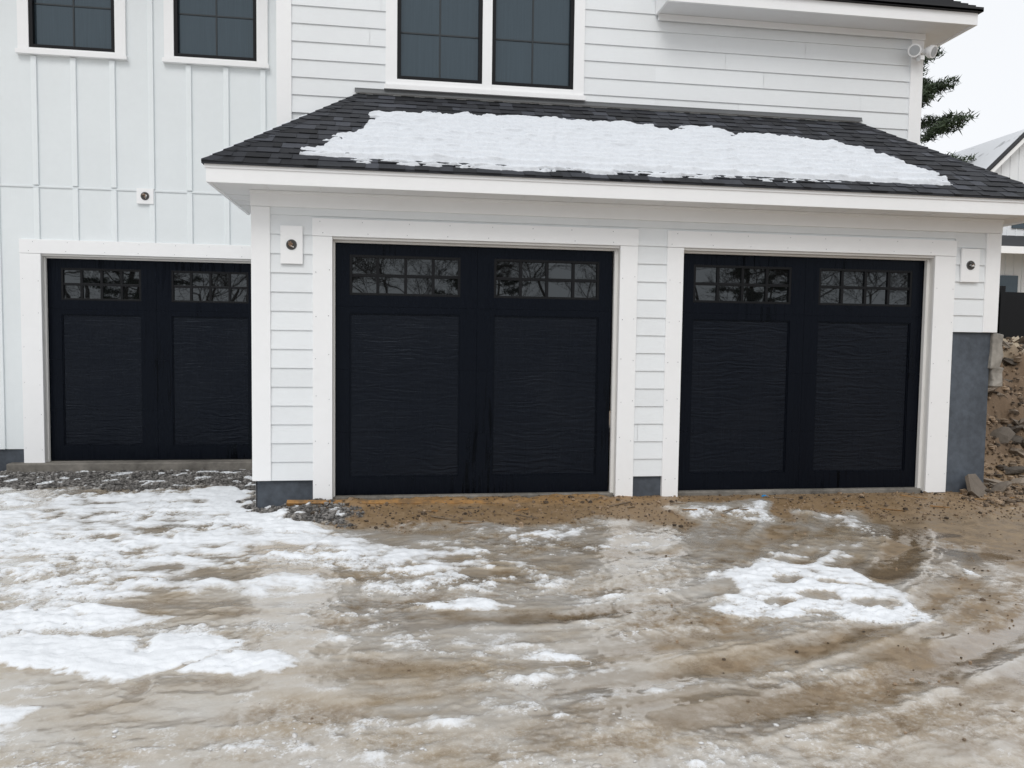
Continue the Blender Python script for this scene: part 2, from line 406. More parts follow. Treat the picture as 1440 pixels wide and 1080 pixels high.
def garage_door(X,Y,W,pw=1.065,mg=.13):
    d=sub_empty("garage_door",(X+W/2,Y,0),house)
    secs=[(.0,.61),(.6115,1.22),(1.2215,1.83),(1.8315,2.44)]
    pan=[(X+mg,X+mg+pw),(X+W-mg-pw,X+W-mg)]
    win=(1.94,2.325); pz=(.17,1.77)
    mb=MB()
    ops=[(a,b,*win) for a,b in pan]+[(a,b,*pz) for a,b in pan]+[(X+W/2-.001,X+W/2+.001,-1,3)]
    for s0,s1 in secs:
        for a,b,p,q in cells(X,X+W,s0,s1,ops): mb.box(a,b,Y,Y+.03,p,q)
    m=.012
    for a,b in pan:
        z0,z1=pz
        mb.box(a,a+m,Y+.008,Y+.0295,z0,z1); mb.box(b-m,b,Y+.008,Y+.0295,z0,z1); mb.box(a+m,b-m,Y+.008,Y+.0295,z0,z0+m); mb.box(a+m,b-m,Y+.008,Y+.0295,z1-m,z1)
    mb.box(X-.015,X+W+.015,Y+.052,Y+.07,-.01,2.45)  # black backing sheet added behind the door, keeps sky light out of seams
    part(mb,"door_frame",[M_dframe],0,d)
    mb=MB()
    for s0,s1 in secs[:3]: mb.box(X+.001,X+W-.001,Y+.018,Y+.05,s0,min(s1,1.80))
    part(mb,"door_panel",[M_door],0,d)
    for a,b in pan:
        wd=sub_empty("door_window",((a+b)/2,Y,1.94),d)
        z0,z1=win; mb=MB(); f=.024; g=.0145
        mb.box(a,a+f,Y+.001,Y+.029,z0,z1); mb.box(b-f,b,Y+.001,Y+.029,z0,z1); mb.box(a+f,b-f,Y+.001,Y+.029,z0,z0+f); mb.box(a+f,b-f,Y+.001,Y+.029,z1-f,z1)
        for i in (1,2,3):
            x=lerp(a,b,i/4); mb.box(x-g,x+g,Y+.006,Y+.028,z0+f,z1-f)
        zc=(z0+z1)/2
        mb.box(a+f,b-f,Y+.0065,Y+.0275,zc-g,zc+g)
        part(mb,"window_grille",[M_black],.002,wd)
        mb=MB(); rr=random.Random(int(a*100))
        for i in range(4):
            for (p,q) in ((z0,zc),(zc,z1)):
                xa,xb=lerp(a,b,i/4),lerp(a,b,(i+1)/4); t1,t2,t3=[rr.uniform(-.0018,.0018) for _ in range(3)]
                mb.quad((xa,Y+.024+t1,p),(xb,Y+.024+t2,p),(xb,Y+.024+t2+t3,q),(xa,Y+.024+t1+t3,q))
        part(mb,"window_glass",[M_glass],0,wd)
    mb=MB(); mb.box(X,X+W,Y-.004,Y+.04,-.012,-.001); part(mb,"weather_seal",[M_black],0,d)
garage_door(0.0,.10,2.72); garage_door(3.45,.10,2.70); garage_door(-3.59,YL+.10,2.48,.91,.155)

def jbox(x0,x1,z0,z1,Y,T=.022,name="light_mounting_block"):
    mb=MB(); mb.box(x0,x1,Y-T,Y,z0,z1)
    cx,cz=(x0+x1)/2,(z0+z1)/2; F_=Y-T
    mb.tube((cx,F_+.001,cz),(cx,F_-.006,cz),.050,.048,18,1)
    mb.tube((cx,F_-.0055,cz),(cx,F_-.008,cz),.042,.042,18,2)
    for k in range(9):
        t=random.uniform(0,6.28); rr=random.uniform(.005,.03)
        mb.tube((cx+rr*math.cos(t),F_-.007,cz+rr*math.sin(t)),(cx+.03*math.cos(t+2),F_-.024,cz+.025*math.sin(t+1.5)),.005,.005,6,random.choice([0,3,3,1]))
    part(mb,name,[M_trim,M_metal,M_dark,M_brass],0)
jbox(-.49,-.29,2.21,2.56,-.018); jbox(6.48,6.69,2.21,2.56,-.018); jbox(-2.52,-2.33,3.10,3.28,YL,.034)
sl=sub_empty("security_light",(6.85,YU-.05,5.15),house)
mb=MB(); mb.tube((6.85,YU-.031,5.10),(6.85,YU-.07,5.10),.06,.055,20); mb.box(6.825,6.875,YU-.16,YU-.08,4.99,5.04); mb.tube((6.85,YU-.07,5.09),(6.85,YU-.12,5.03),.015,.015,8); part(mb,"lamp_base",[M_trim],.002,sl)
for sx in (-1,1):
    mb=MB(); c=Vector((6.85+sx*.105,YU-.14,5.10)); d=Vector((sx*.45,-.80,-.35)).normalized()
    mb.tube((6.85,YU-.07,5.10),tuple(c-d*.03),.018,.018,8); mb.tube(tuple(c-d*.06),tuple(c),.04,.070,18); mb.tube(tuple(c),tuple(c+d*.05),.075,.075,18)
    mb.tube(tuple(c+d*.0505),tuple(c+d*.052),.058,.058,18,1)
    part(mb,"lamp_head",[M_trim,M_lens],0,sl)

# ------------------------------------------------------------------ ground
def grid_axis(segs,lo,hi):
    a=[]
    for s,e_,st in segs: a+=list(np.arange(s,e_,st))
    a.append(segs[-1][1]); 
    x=a[-1]; st=.15
    while x<hi: x+=st; st*=1.35; a.append(x)
    x=a[0]; st=.15; pre=[]
    while x>lo: x-=st; st*=1.35; pre.append(x)
    return np.array(pre[::-1]+a)
xs=grid_axis([(-8,-4.4,.08),(-4.4,7.9,.0140),(7.9,12,.05)],-260,260)
ys=grid_axis([(-8,-4.9,.08),(-4.9,-2.5,.011),(-2.5,.2,.015),(.2,2.4,.03),(2.4,8,.07)],-260,300)
X,Y=np.meshgrid(xs,ys); nx,ny=len(xs),len(ys)
polys={'A':([(2.56,-2.95),(2.89,-2.64),(2.99,-2.17),(3.39,-1.99),(3.67,-2.05),(3.95,-2.26),(4.0,-2.75),(3.92,-3.28),(3.66,-3.30),(3.35,-3.18),(3.18,-3.10),(2.74,-3.10)],.71),
'B':([(-1.52,-2.97),(-1.17,-2.96),(-.85,-3.02),(-.75,-3.22),(-.68,-3.16),(-.72,-3.01),(-.39,-3.04),(-.18,-3.14),(-.33,-3.29),(-.52,-3.41),(-.68,-3.52),(-1.03,-3.40),(-1.6,-3.27)],.90),
'C':([(-.5,-3.45),(-.23,-3.28),(0,-3.33),(.11,-3.48),(-.17,-3.55)],.78),
'E':([(-1.9,-2.5),(-1.28,-2.49),(-.68,-2.70),(-.84,-2.83),(-1.23,-2.90),(-1.8,-2.81)],.74),
'F':([(.67,-2.60),(.99,-2.52),(1.31,-2.75),(1.18,-2.84),(.80,-2.74)],.70),
'G':([(1.15,-3.50),(1.55,-3.42),(1.68,-3.61),(1.37,-3.52)],.68),
'J':([(4.84,-2.16),(4.89,-2.49),(4.76,-2.48)],.70),
'L':([(-1.3,-3.7),(-.93,-3.83),(-.99,-3.95),(-1.3,-3.97)],.76),
'N':([(-1.6,1.1),(-1.02,1.36),(-.93,.7),(-.95,.28),(-.66,-.18),(-.22,-.62),(.05,-.85),(-.4,-.82),(-.85,-.35),(-1.2,.35)],.82)}
soft={'D':([(-4.5,.75),(-2.62,.95),(-1.74,1.08),(-1.02,1.3),(-.80,.4),(-.26,-.6),(.27,-1.12),(.62,-1.76),(.31,-1.91),(-.21,-1.68),(-.69,-1.81),(-1.49,-1.56),(-3,-1.5),(-5,-1.4)],.655),
'H':([(3.08,-.31),(4.34,-.15),(4.13,-.84),(3.47,-.78)],.58),
'I':([(4.47,-.49),(5.11,-.54),(4.86,-1.30),(4.31,-1.49)],.58),
'K':([(-.06,-1.60),(.84,-1.30),(1.38,-1.5),(1.65,-2.28),(1.01,-2.28),(.32,-2.1)],.58),
'O':([(1.3,-.95),(2.6,-.80),(3.0,-1.3),(2.2,-1.7),(1.5,-1.5)],.51),
'P':([(3.3,-2.0),(3.7,-1.5),(4.5,-1.2),(4.8,-1.35),(4.3,-1.95),(3.9,-2.2)],.51),
'M':([(-2.6,-1.67),(-1.59,-1.55),(-.64,-1.98),(-.09,-1.87),(.20,-2.30),(-.57,-2.29),(-1.42,-2.35),(-2.4,-2.23)],.62)}
grav=[[(-4.6,2.4),(-1.0,2.6),(-.70,1.0),(-1.5,1.28),(-2.11,1.05),(-3.0,1.35),(-4.6,1.1)],[(-.88,1.0),(-.70,.31),(-.23,.21),(.27,-.35),(.18,-.64),(-.22,-.52),(-.64,-.1),(-.88,.3)]]
def sdf(px,py,poly):
    d=np.full(px.shape,1e9); ins=np.zeros(px.shape,bool); n=len(poly)
    for i in range(n):
        ax,ay=poly[i];bx,by=poly[(i+1)%n]
        ex,ey=bx-ax,by-ay; wx,wy=px-ax,py-ay
        t=np.clip((wx*ex+wy*ey)/(ex*ex+ey*ey),0,1)
        d=np.minimum(d,(wx-ex*t)**2+(wy-ey*t)**2)
        c=((ay>py)!=(by>py))&(px<(bx-ax)*(py-ay)/((by-ay) if by!=ay else 1e-9)+ax); ins^=c
    d=np.sqrt(d); return np.where(ins,-d,d)
wx=X+.07*fbm(X*2.6,Y*2.6,5,11)+.012*perlin(X*18,Y*18,5); wy=Y+.06*fbm(X*2.6,Y*3.2,5,23)+.012*perlin(X*18,Y*18,6)
dxp=np.maximum(X-1.2,0); V=np.sqrt(dxp*dxp*.8+(Y-.5)**2); U=np.where(X<1.2,X,1.2+np.arctan2(dxp,np.abs(Y-.5))*3.0)
reg=.465+.04*smooth(1.6,-1.4,X)-.14*smooth(1.9,4.6,X)
Wb=smooth(-.95,-.35,Y+.25*fbm(X*1.1,Y*1.1,3,31))*smooth(-.4,.4,X)
reg=reg*(1-Wb)+.04*Wb
R2=smooth(4.6,5.8,X+.5*(Y+1.5)); reg=reg*(1-R2)+.10*R2
mband=np.exp(-((Y+2.75+.12*X)/.35)**2)*smooth(-.8,.6,X)*smooth(3.2,2.2,X); reg=reg-.08*mband
st=fbm(U*1.0,V*2.3,5,41); lump=fbm(X*4.0,Y*5.0,4,51); fine=fbm(X*22,Y*24,3,61); med=fbm(X*10,Y*12,4,66); st2=fbm(U*1.9,V*6.0,5,47)
big=fbm(X*.6,Y*.9,3,44)
RG=smooth(-.20,.30,fbm(X*.9,Y*1.5,4,333)); ra=.32+.68*RG
s=reg+.12*st+.06*st2+.10*lump+(.09*med+.06*fine)*ra+.09*big*(1-Wb)*(1-R2)
for nme,(poly,tgt) in soft.items():
    m=smooth(.20,-.18,sdf(wx,wy,poly)); s=s*(1-m)+(tgt+.18*lump+.15*st+.12*st2+(.14*med+.08*fine)*ra)*m
for nme,(poly,tgt) in polys.items():
    m=smooth(.05,-.06,sdf(wx,wy,poly)+.045*med+.025*fine); s=s*(1-m)+(tgt+.06*fine+.12*med+.12*lump)*m
grv=np.zeros_like(X); rdg=np.zeros_like(X)
for vg,wd in ((2.55,.08),(3.0,.09),(3.38,.08),(3.95,.10),(4.35,.09),(4.85,.10)):
    vv=V-vg+.07*np.sin(U*1.1+vg)+.02*lump
    vis=smooth(-.25,.2,fbm(U*.9+vg*5,V*.3,2,300+int(vg*10)))*smooth(-1.8,1.2,X)
    grv=np.maximum(grv,np.exp(-(vv/wd)**2)*vis); rdg=np.maximum(rdg,np.exp(-((np.abs(vv)-wd*1.7)/(wd*.35))**2)*vis)
s=np.where(s<.62,s-.11*grv+.05*rdg,s-.03*grv)
r=random.Random(12); pr=np.zeros_like(X); hole=np.zeros_like(X)
foot=[(3.36,-2.42,.14,.09),(3.42,-2.74,.15,.085),(3.70,-2.86,.15,.09),(3.08,-2.80,.12,.075),(3.66,-2.50,.11,.07),(3.25,-3.03,.10,.05)]
for i in range(80):
    fx=r.uniform(-3,4.8); fy=r.uniform(-4.1,-.6); foot.append((fx,fy,r.uniform(.08,.15),r.uniform(.045,.07)))
for i,(fx,fy,a,b) in enumerate(foot):
    th=r.uniform(-.7,.7) if i<6 else r.uniform(0,3.14)
    ix=np.where(np.abs(xs-fx)<.5)[0]; iy=np.where(np.abs(ys-fy)<.5)[0]
    if len(ix)==0 or len(iy)==0: continue
    sl_=(slice(iy[0],iy[-1]+1),slice(ix[0],ix[-1]+1))
    dx=X[sl_]-fx+.07*lump[sl_]+.03*med[sl_]; dy=Y[sl_]-fy+.06*st[sl_]+.03*fine[sl_]; c,sn=math.cos(th),math.sin(th)
    q=((dx*c+dy*sn)/a)**2+((-dx*sn+dy*c)/b)**2
    f=np.exp(-q**1.6); rim=np.exp(-(np.sqrt(q)-1.25)**2/.08)
    if i<6: hole[sl_]=np.maximum(hole[sl_],f); pr[sl_]+=-f
    else: w_=r.uniform(.3,.9); pr[sl_]+= w_*(-.5*f+.4*rim)
s=s+np.clip(pr,-1,1)*np.where(s>.35,.18,.05)
s=s*(1-.30*smooth(.25,.9,hole))
bank=smooth(.25,3.0,Y)*smooth(6.7,7.3,X)
s=np.where(bank>0.02,.05+.1*lump,s)
G=np.zeros_like(X)
for poly in grav: G=np.maximum(G,smooth(.07,-.07,sdf(wx,wy,poly)+.08*med+.12*lump))
s=s*(1-G)+(.12+.60*smooth(.05,.5,lump+.4*med))*G
s=np.clip(s,0,1)
base=-.13-.012*np.clip(-Y-1,0,4)+.085*smooth(-.9,-.02,Y)*smooth(-.9,-.2,X)+.012*smooth(.3,1.8,Y)*smooth(-.7,-1.2,X)
H=base+.018*fbm(X*1.1,Y*1.1,3,71)*smooth(.2,-1,Y)
slush=smooth(.35,.5,s); snowy=smooth(.54,.66,s)
H+=slush*(.003+.006*lump*(.4+.6*RG)+.003*np.abs(st)+.004*med*ra)
H+=snowy*(.007+.007*np.maximum(lump,-.4)+.004*med+.002*fine)+.010*smooth(.68,.84,s)
H+=.011*np.clip(pr,-1.2,1)*(.3+slush)
H+=(.0020*fine+.0026*med*(.4+slush)+.0010*fbm(X*45,Y*45,2,81))*ra
H+=-.016*grv+.010*rdg*(.6+.8*lump)
lip=smooth(-.32,-.08,Y)*smooth(-.35,-.1,X)*smooth(3.6,2.6,X); H+=lip*(.020+.035*fbm(X*3.5,Y*6,4,505)+.012*med)
H+=G*.02*fbm(X*3,Y*4,4,515)*smooth(2.4,1.8,Y)
H+=bank*1.62+ smooth(.02,.3,bank)*(.20*fbm(X*2.2,Y*2.2,4,101)+.12*fbm(X*7,Y*7,3,111))
inside=smooth(-.62,-.5,X)*smooth(6.9,6.7,X)*smooth(.03,.10,Y)
H=H*(1-inside)+(-.3)*inside
insL=smooth(2.5,2.8,Y)*smooth(-.6,-.7,X); H=H*(1-insL)+(-.3)*insL
H=np.where((Y>9.5)&(X<6.8),-.2,H)
co=np.empty((nx*ny,3),np.float32); co[:,0]=X.ravel();co[:,1]=Y.ravel();co[:,2]=H.ravel()
idx=np.arange(nx*ny).reshape(ny,nx)
q=np.stack([idx[:-1,:-1],idx[:-1,1:],idx[1:,1:],idx[1:,:-1]],-1).reshape(-1,4).astype(np.int32)
me=bpy.data.meshes.new("ground"); me.vertices.add(nx*ny); me.vertices.foreach_set("co",co.ravel())
me.loops.add(q.size); me.loops.foreach_set("vertex_index",q.ravel())
me.polygons.add(len(q)); me.polygons.foreach_set("loop_start",np.arange(0,q.size,4,dtype=np.int32)); me.polygons.foreach_set("loop_total",np.full(len(q),4,np.int32))
me.polygons.foreach_set("use_smooth",np.ones(len(q),bool)); me.update(); me.validate()
pud=smooth(.10,.32,-fbm(X*.9,Y*1.6,3,401)-.12*np.abs(med)+.25*grv)*smooth(-.4,1.2,X)*smooth(-.6,-1.6,Y)
ochre=np.maximum(lip*smooth(-.25,.2,fbm(X*2,Y*5,3,515)+.15),.0)
for nme,arr in (("snow",s),("gravel",G),("straw",smooth(.80,.97,bank)),("bank",smooth(.03,.2,bank)),("streak",.5+.4*st2+.4*st+.3*med*ra+.25*big),("band",Wb),("puddle",pud),("roughness_mask",RG),("ochre",ochre)):
    at=me.attributes.new(nme,'FLOAT','POINT'); at.data.foreach_set("value",arr.ravel().astype(np.float32))
def ground_mat():
    k=NT("slushy_ground"); v=k.coord()
    sn=k.attr("snow"); g=k.attr("gravel"); straw=k.attr("straw"); sk=k.attr("streak"); bk=k.attr("bank"); bd=k.attr("band"); pu=k.attr("puddle"); rm=k.attr("roughness_mask"); oc=k.attr("ochre")
    n1=k.noise(v,9,5,.66,.3); n2=k.noise(v,42,3,.74); n3=k.noise(v,150,2,.7); n0=k.noise(v,1.7,3,.6)
    amp=k.math('ADD',.12,k.math('MULTIPLY',rm,.20))
    sp=k.math('ADD',sn,k.math('ADD',k.math('MULTIPLY',k.math('SUBTRACT',n1,.5),.26),k.math('MULTIPLY',k.math('SUBTRACT',n2,.5),amp)))
    mud=k.mix(k.ramp(n1,[(.35,0.0),(.65,1.0)]),(.165,.115,.066),(.275,.20,.122))
    mud=k.mix(k.math('MULTIPLY',bd,.6),mud,(.235,.145,.068))
    mud=k.mix(k.ramp(n3,[(.5,0.0),(.75,.6)]),mud,(.34,.265,.18))
    mud=k.mix(k.math('MULTIPLY',oc,.75),mud,k.mix(n2,(.15,.08,.03),(.42,.25,.10)))
    mud=k.mix(k.math('MULTIPLY',bk,.8),mud,k.mix(n2,(.055,.036,.022),(.21,.14,.088)))
    skc=k.ramp(sk,[(.15,0.0),(.8,1.0)])
    ice=k.mix(skc,(.36,.29,.20),(.52,.495,.455))
    ice=k.mix(k.ramp(n0,[(.38,0.0),(.68,.45)]),ice,(.48,.455,.415))
    ice=k.mix(k.math('MULTIPLY',k.ramp(n2,[(.5,0.0),(.72,.65)]),k.math('ADD',.25,k.math('MULTIPLY',rm,.7))),ice,(.68,.67,.65))
    f1=k.ramp(sp,[(.24,0.0),(.44,.93)]); f2=k.ramp(sp,[(.525,0.0),(.60,.6),(.68,1.0)])
    f2i=k.math('SUBTRACT',1,f2)
    col=k.mix(f1,mud,ice); 
    pf=k.math('MULTIPLY',pu,f2i)
    col=k.mix(k.math('MULTIPLY',pf,.42),col,(.17,.128,.082))
    col=k.mix(f2,col,(.79,.815,.845))
    vo=k.n('ShaderNodeTexVoronoi'); k.l(v,vo.inputs['Vector']); vo.inputs['Scale'].default_value=45
    vc=k.n('ShaderNodeRGBToBW'); k.l(vo.outputs['Color'],vc.inputs[0])
    gc=k.ramp(vc.outputs[0],[(.1,(.03,.027,.025)),(.5,(.085,.078,.07)),(.9,(.20,.19,.175))])
    gf=k.math('MULTIPLY',g,f2i)
    col=k.mix(gf,col,gc)
    col=k.mix(k.math('MULTIPLY',straw,.85),col,(.44,.37,.27))
    k.val('Base Color',col)
    rg=k.mix(f1,k.ramp(n1,[(.35,.3),(.6,.7)]),k.ramp(n1,[(.35,.05),(.7,.24)])); rg=k.mix(pf,rg,(.04,.04,.04)); rg=k.mix(f2,rg,(.6,.6,.6)); rg=k.mix(g,rg,(.8,.8,.8)); rg=k.mix(bk,rg,(.85,.85,.85))
    k.val('Roughness',rg); k.val('Specular IOR Level',.6)
    hh=k.math('ADD',k.math('MULTIPLY',n2,.55),k.math('MULTIPLY',n3,.30)); hh=k.math('ADD',hh,k.math('MULTIPLY',n1,.9))
    icef=k.math('MULTIPLY',f1,f2i); stg=k.math('SUBTRACT',.54,k.math('MULTIPLY',icef,k.math('SUBTRACT',.40,k.math('MULTIPLY',rm,.18)))); stg=k.math('MULTIPLY',stg,k.math('SUBTRACT',1,k.math('MULTIPLY',pf,.8)))
    k.val('Coat Weight',k.math('MULTIPLY',k.math('MAXIMUM',icef,pf),.9)); k.val('Coat Roughness',.06)
    nb=k.bump(hh,stg,.010)
    gb=k.math('MULTIPLY',vo.outputs['Distance'],k.math('MULTIPLY',g,-1.5)); nb=k.bump(gb,.8,.02,nb)
    k.val('Normal',nb); k.val('Coat Normal',nb)
    return k.m
me.materials.append(ground_mat())
ground=bpy.data.objects.new("ground",me); COL.objects.link(ground); ground["kind"]="structure"
def ij(x,y): return min(max(np.searchsorted(ys,y),0),ny-1),min(max(np.searchsorted(xs,x),0),nx-1)
def hz(x,y): return float(H[ij(x,y)])
def gm(x,y,A): return float(A[ij(x,y)])

def stone_mat(name,lo,hi):
    k=NT(name); v=k.coord(); n=k.noise(v,12,4,.65); t=k.attr("tone")
    c=k.mix(n,lo,hi); sc=k.n('ShaderNodeVectorMath',operation='SCALE'); k.l(c,sc.inputs[0]); k.l(t,sc.inputs['Scale'])
    k.l(sc.outputs[0],k.b.inputs['Base Color']); k.val('Roughness',.75); k.val('Normal',k.bump(k.noise(v,40,3,.7),.6,.01)); return k.m
M_stone=stone_mat("stone",(.10,.08,.06),(.27,.225,.18)); M_grav=stone_mat("gravel_stone",(.085,.08,.075),(.21,.20,.19)); M_clod=stone_mat("dirt_clod",(.12,.08,.05),(.27,.20,.135))
def add_stone(mb,x,y,z,rx,ry,rz,tone,r,m=0,nlat=4,nlon=6,jm=.75):
    n=len(mb.v); a=r.uniform(0,6.28); c,s_=math.cos(a),math.sin(a); j=lambda:r.uniform(jm,1.2)
    def pt(px,py,pz):
        px*=rx;py*=ry;pz*=rz
        return (x+px*c-py*s_,y+px*s_+py*c,z+pz)
    mb.v.append(pt(0,0,-1))
    for i in range(1,nlat):
        ph=-math.pi/2+math.pi*i/nlat
        for k in range(nlon):
            t=2*math.pi*k/nlon+i*.4; w=j(); mb.v.append(pt(math.cos(ph)*math.cos(t)*w,math.cos(ph)*math.sin(t)*w,math.sin(ph)*j()))
    mb.v.append(pt(0,0,1*j())); top=len(mb.v)-1
    def F(*f): mb.f.append(f); mb.m.append(m); mb.c.append(tone)
    for k in range(nlon): F(n,n+1+(k+1)%nlon,n+1+k)
    for i in range(nlat-2):
        o=n+1+i*nlon
        for k in range(nlon): F(o+k,o+(k+1)%nlon,o+nlon+(k+1)%nlon,o+nlon+k)
    o=n+1+(nlat-2)*nlon
    for k in range(nlon): F(o+k,o+(k+1)%nlon,top)
r=random.Random(5); mb=MB(); cnt=0
while cnt<6000:
    if r.random()<.7: x,y=r.uniform(-4.6,-.72),r.uniform(.8,2.3)
    else: x,y=r.uniform(-1,.35),r.uniform(-.8,.6)
    if x>-.74 and y>0: continue
    if gm(x,y,G)<.25+r.random()*.4 or gm(x,y,s)>.58: continue
    a=r.uniform(.006,.02)*(1.9 if r.random()<.14 else 1); add_stone(mb,x,y,hz(x,y)+a*.3,a,a*r.uniform(.6,1),a*r.uniform(.45,.8),r.uniform(.35,1.9),r,0,3,5); cnt+=1
mb.obj("gravel",[M_grav],kind="stuff",label="dark grey gravel along the foundation and driveway",category="gravel")
def wedge(r,y0,y1,m0=-.25,m1=.3):
    y=r.uniform(y0,y1); return r.uniform(.648+.849*(y+7.39)+m0,.648+.903*(y+7.39)+m1),y
r=random.Random(6); mb=MB(); cnt=0
while cnt<4300:
    big_=1
    if r.random()<.3: x,y=wedge(r,-.5,3.5); big_=2.2
    elif r.random()<.7: x,y=r.uniform(-.2,7.5),r.uniform(-.9,.02)
    else: x,y=r.uniform(-.5,6),r.uniform(-4.8,0)
    if y>0.02 and x<6.95: continue
    if gm(x,y,s)>.33: continue
    a=r.uniform(.004,.013)*(2.4 if r.random()<.08 else 1)*big_; add_stone(mb,x,y,hz(x,y)+a*.3,a,a*r.uniform(.6,1),a*r.uniform(.4,.8),r.choice([.3,.55,.9,1.2,1.6]),r,0,3,5); cnt+=1
mb.obj("dirt_crumbs",[M_clod],kind="stuff",label="loose brown dirt crumbs and pebbles",category="dirt")
k=NT("slush_crumb"); t=k.attr("tone"); k.val('Base Color',k.mix(t,(.50,.47,.43),(.78,.80,.82))); k.val('Roughness',.5); M_cr=k.m
r=random.Random(16); mb=MB(); cnt=0
while cnt<1200:
    x,y=r.uniform(-3.6,4.9),r.uniform(-4.8,.6)
    if y>-.1 and x>-.8: continue
    sv=gm(x,y,s)
    if sv<.48 or sv>.72 or gm(x,y,RG)<.5: continue
    a=r.uniform(.004,.012)*(2 if r.random()<.07 else 1); add_stone(mb,x,y,hz(x,y)+a*.1,a*1.3,a*r.uniform(.6,1),a*r.uniform(.3,.55),r.random()*min(1,sv+.2),r,0,3,6); cnt+=1
mb.obj("slush_crumbs",[M_cr],None,0,True,kind="stuff",label="small broken crumbs of snow on the icy driveway",category="snow")
r=random.Random(9)
for i in range(50):
    x,y=wedge(r,-.1,3.0,-.05,.25); 
    if x<7.03: x=7.05+r.random()*.3
    a=r.choice([.04,.06,.08,.11,.15,.20])
    mb=MB(); add_stone(mb,0,0,0,a,a*r.uniform(.5,.9),a*r.uniform(.16,.36),r.choice([.4,.6,.9,1.4]),r,0,3,r.choice([4,5,6]),.6)
    o=mb.obj("rock",[M_stone],None,a*.03,label="rough grey brown rock lying on the dirt bank",category="rock",group="rocks on the dirt bank")
    o.location=(x,y,hz(x,y)+a*.10); o.rotation_euler=(r.uniform(-.7,.7),r.uniform(-.7,.7),0)
mb=MB(); mb.v=[(-.15,0,-.12),(.12,0,-.16),(.17,0,.05),(-.02,0,.17),(-.16,0,.09)]; mb.v+=[(a,.05,b) for a,b in ((-.14,-.11),(.11,-.15),(.16,.05),(-.02,.16),(-.15,.08))]
mb.f=[(0,1,2,3,4),(9,8,7,6,5)]+[(i,i+5,(i+1)%5+5,(i+1)%5) for i in range(5)]; mb.m=[0]*7; mb.c=[.8]*7
o=mb.obj("stone_slab",[M_stone],None,.006,label="grey broken stone slab leaning beside the foundation corner",category="stone"); o.location=(6.72,-.15,.03); o.rotation_euler=(-.6,.5,.15)
for (x,z,hh) in ((6.965,1.49,.19),(6.985,1.20,.12)):
    mb=MB(); rr_=random.Random(int(z*100)); pts=[]
    for zz in (-hh,-hh*.3,hh*.35,hh):
        for (px,py) in ((-.065,-.08),(.06,-.09),(.07,.12),(-.06,.12)): pts.append((px+rr_.uniform(-.014,.014),py+rr_.uniform(-.02,.02),zz+rr_.uniform(-.02,.02)))
    mb.v=pts; mb.f=[(3,2,1,0),(12,13,14,15)]+[(4*l+i,4*l+(i+1)%4,4*l+4+(i+1)%4,4*l+4+i) for l in range(3) for i in range(4)]; mb.m=[0]*14; mb.c=[1.4]*14
    o=mb.obj("concrete_block",[M_conc],None,.012,label="rough grey concrete block at the foundation corner",category="concrete block",group="concrete blocks at the foundation corner"); o.location=(x,.06,z); o.rotation_euler=(0,.04,.08)
def wood(name,c1,c2):
    k=NT(name); g=k.noise(k.coord((2,30,30)),2,4,.6,.5); d=k.noise(k.coord((1,1,1)),9,3,.6); k.val('Base Color',k.mix(k.ramp(d,[(.4,0.0),(.6,.8)]),k.mix(g,c1,c2),(.13,.085,.045))); k.val('Roughness',.8); k.val('Normal',k.bump(g,.4,.004)); return k.m
M_wood=wood("raw_lumber",(.20,.10,.035),(.46,.25,.08)); M_wood2=wood("weathered_wood",(.13,.09,.06),(.3,.24,.17))
mb=MB(); mb.box(-.95,.95,-.025,.025,-.035,.035); o=mb.obj("wood_plank",[M_wood],None,.004,label="muddy orange lumber strip half buried along the garage threshold",category="plank"); o.location=(.52,-.13,-.050); o.rotation_euler=(.5,.010,-.035)
r=random.Random(3)
for i in range(30):
    x,y=(r.uniform(.3,6.4),r.uniform(-.7,-.12)) if i<20 else wedge(r,-.5,.6)
    l_=r.uniform(.04,.14); mb=MB(); mb.box(-l_,l_,-.008,.009,-.004,.004); mb.v=[(a+r.uniform(-.006,.006),b+r.uniform(-.004,.004),c) for a,b,c in mb.v]
    o=mb.obj("wood_splinter",[r.choice([M_wood,M_wood2])],label="small wood splinter lying on the muddy ground",category="wood scrap",group="wood scraps by the garage"); o.location=(x,y,hz(x,y)+.006); o.rotation_euler=(r.uniform(-.1,.1),r.uniform(-.1,.1),r.uniform(-.6,.6))
M_blue=painted("blue_plastic",(.03,.25,.55),.4,tone=False)
mb=MB(); mb.quad((-.035,0,0),(.0,-.012,.012),(.0,.015,.02),(-.03,.02,.008)); mb.quad((0,-.012,.012),(.04,0,.0),(.035,.02,.006),(0,.015,.02))
o=mb.obj("plastic_scrap",[M_blue],label="small blue plastic scrap on the mud",category="litter"); o.location=(4.33,-.10,hz(4.33,-.10)+.008)

# ------------------------------------------------------------------ roof snow
poly=[(-.25,-.2),(.0,.12),(.22,.5),(.42,.9),(2,.97),(3.40,.95),(3.55,.80),(3.75,.97),(4.12,.95),(4.2,.78),(4.6,.86),(5.1,.80),(5.75,.58),(6.0,.2),(6.28,-.08),(6.1,-.25),(4.5,-.29),(3,-.32),(1.5,-.345),(.5,-.30)]
gx=np.linspace(-.5,6.7,1000); gy=np.linspace(Ye+.01,1.15,290); SX,SY=np.meshgrid(gx,gy)
row=((SY-Ye)/math.cos(math.atan2(ZT-ZE,YT-Ye)))/e
rowi=np.floor(row); fr=row-rowi
saw=smooth(.0,.35,fr)
wx2=SX+.16*fbm(SX*2.5,SY*7,4,201)+.05*fbm(SX*9,SY*12,3,221); wy2=SY+.06*fbm(SX*4,SY*5,4,203)+.02*fbm(SX*14,SY*10,3,223)
d=sdf(wx2,wy2,poly)-.055*(saw-.5)*smooth(1.4,.2,SX)-.02*(saw-.5)
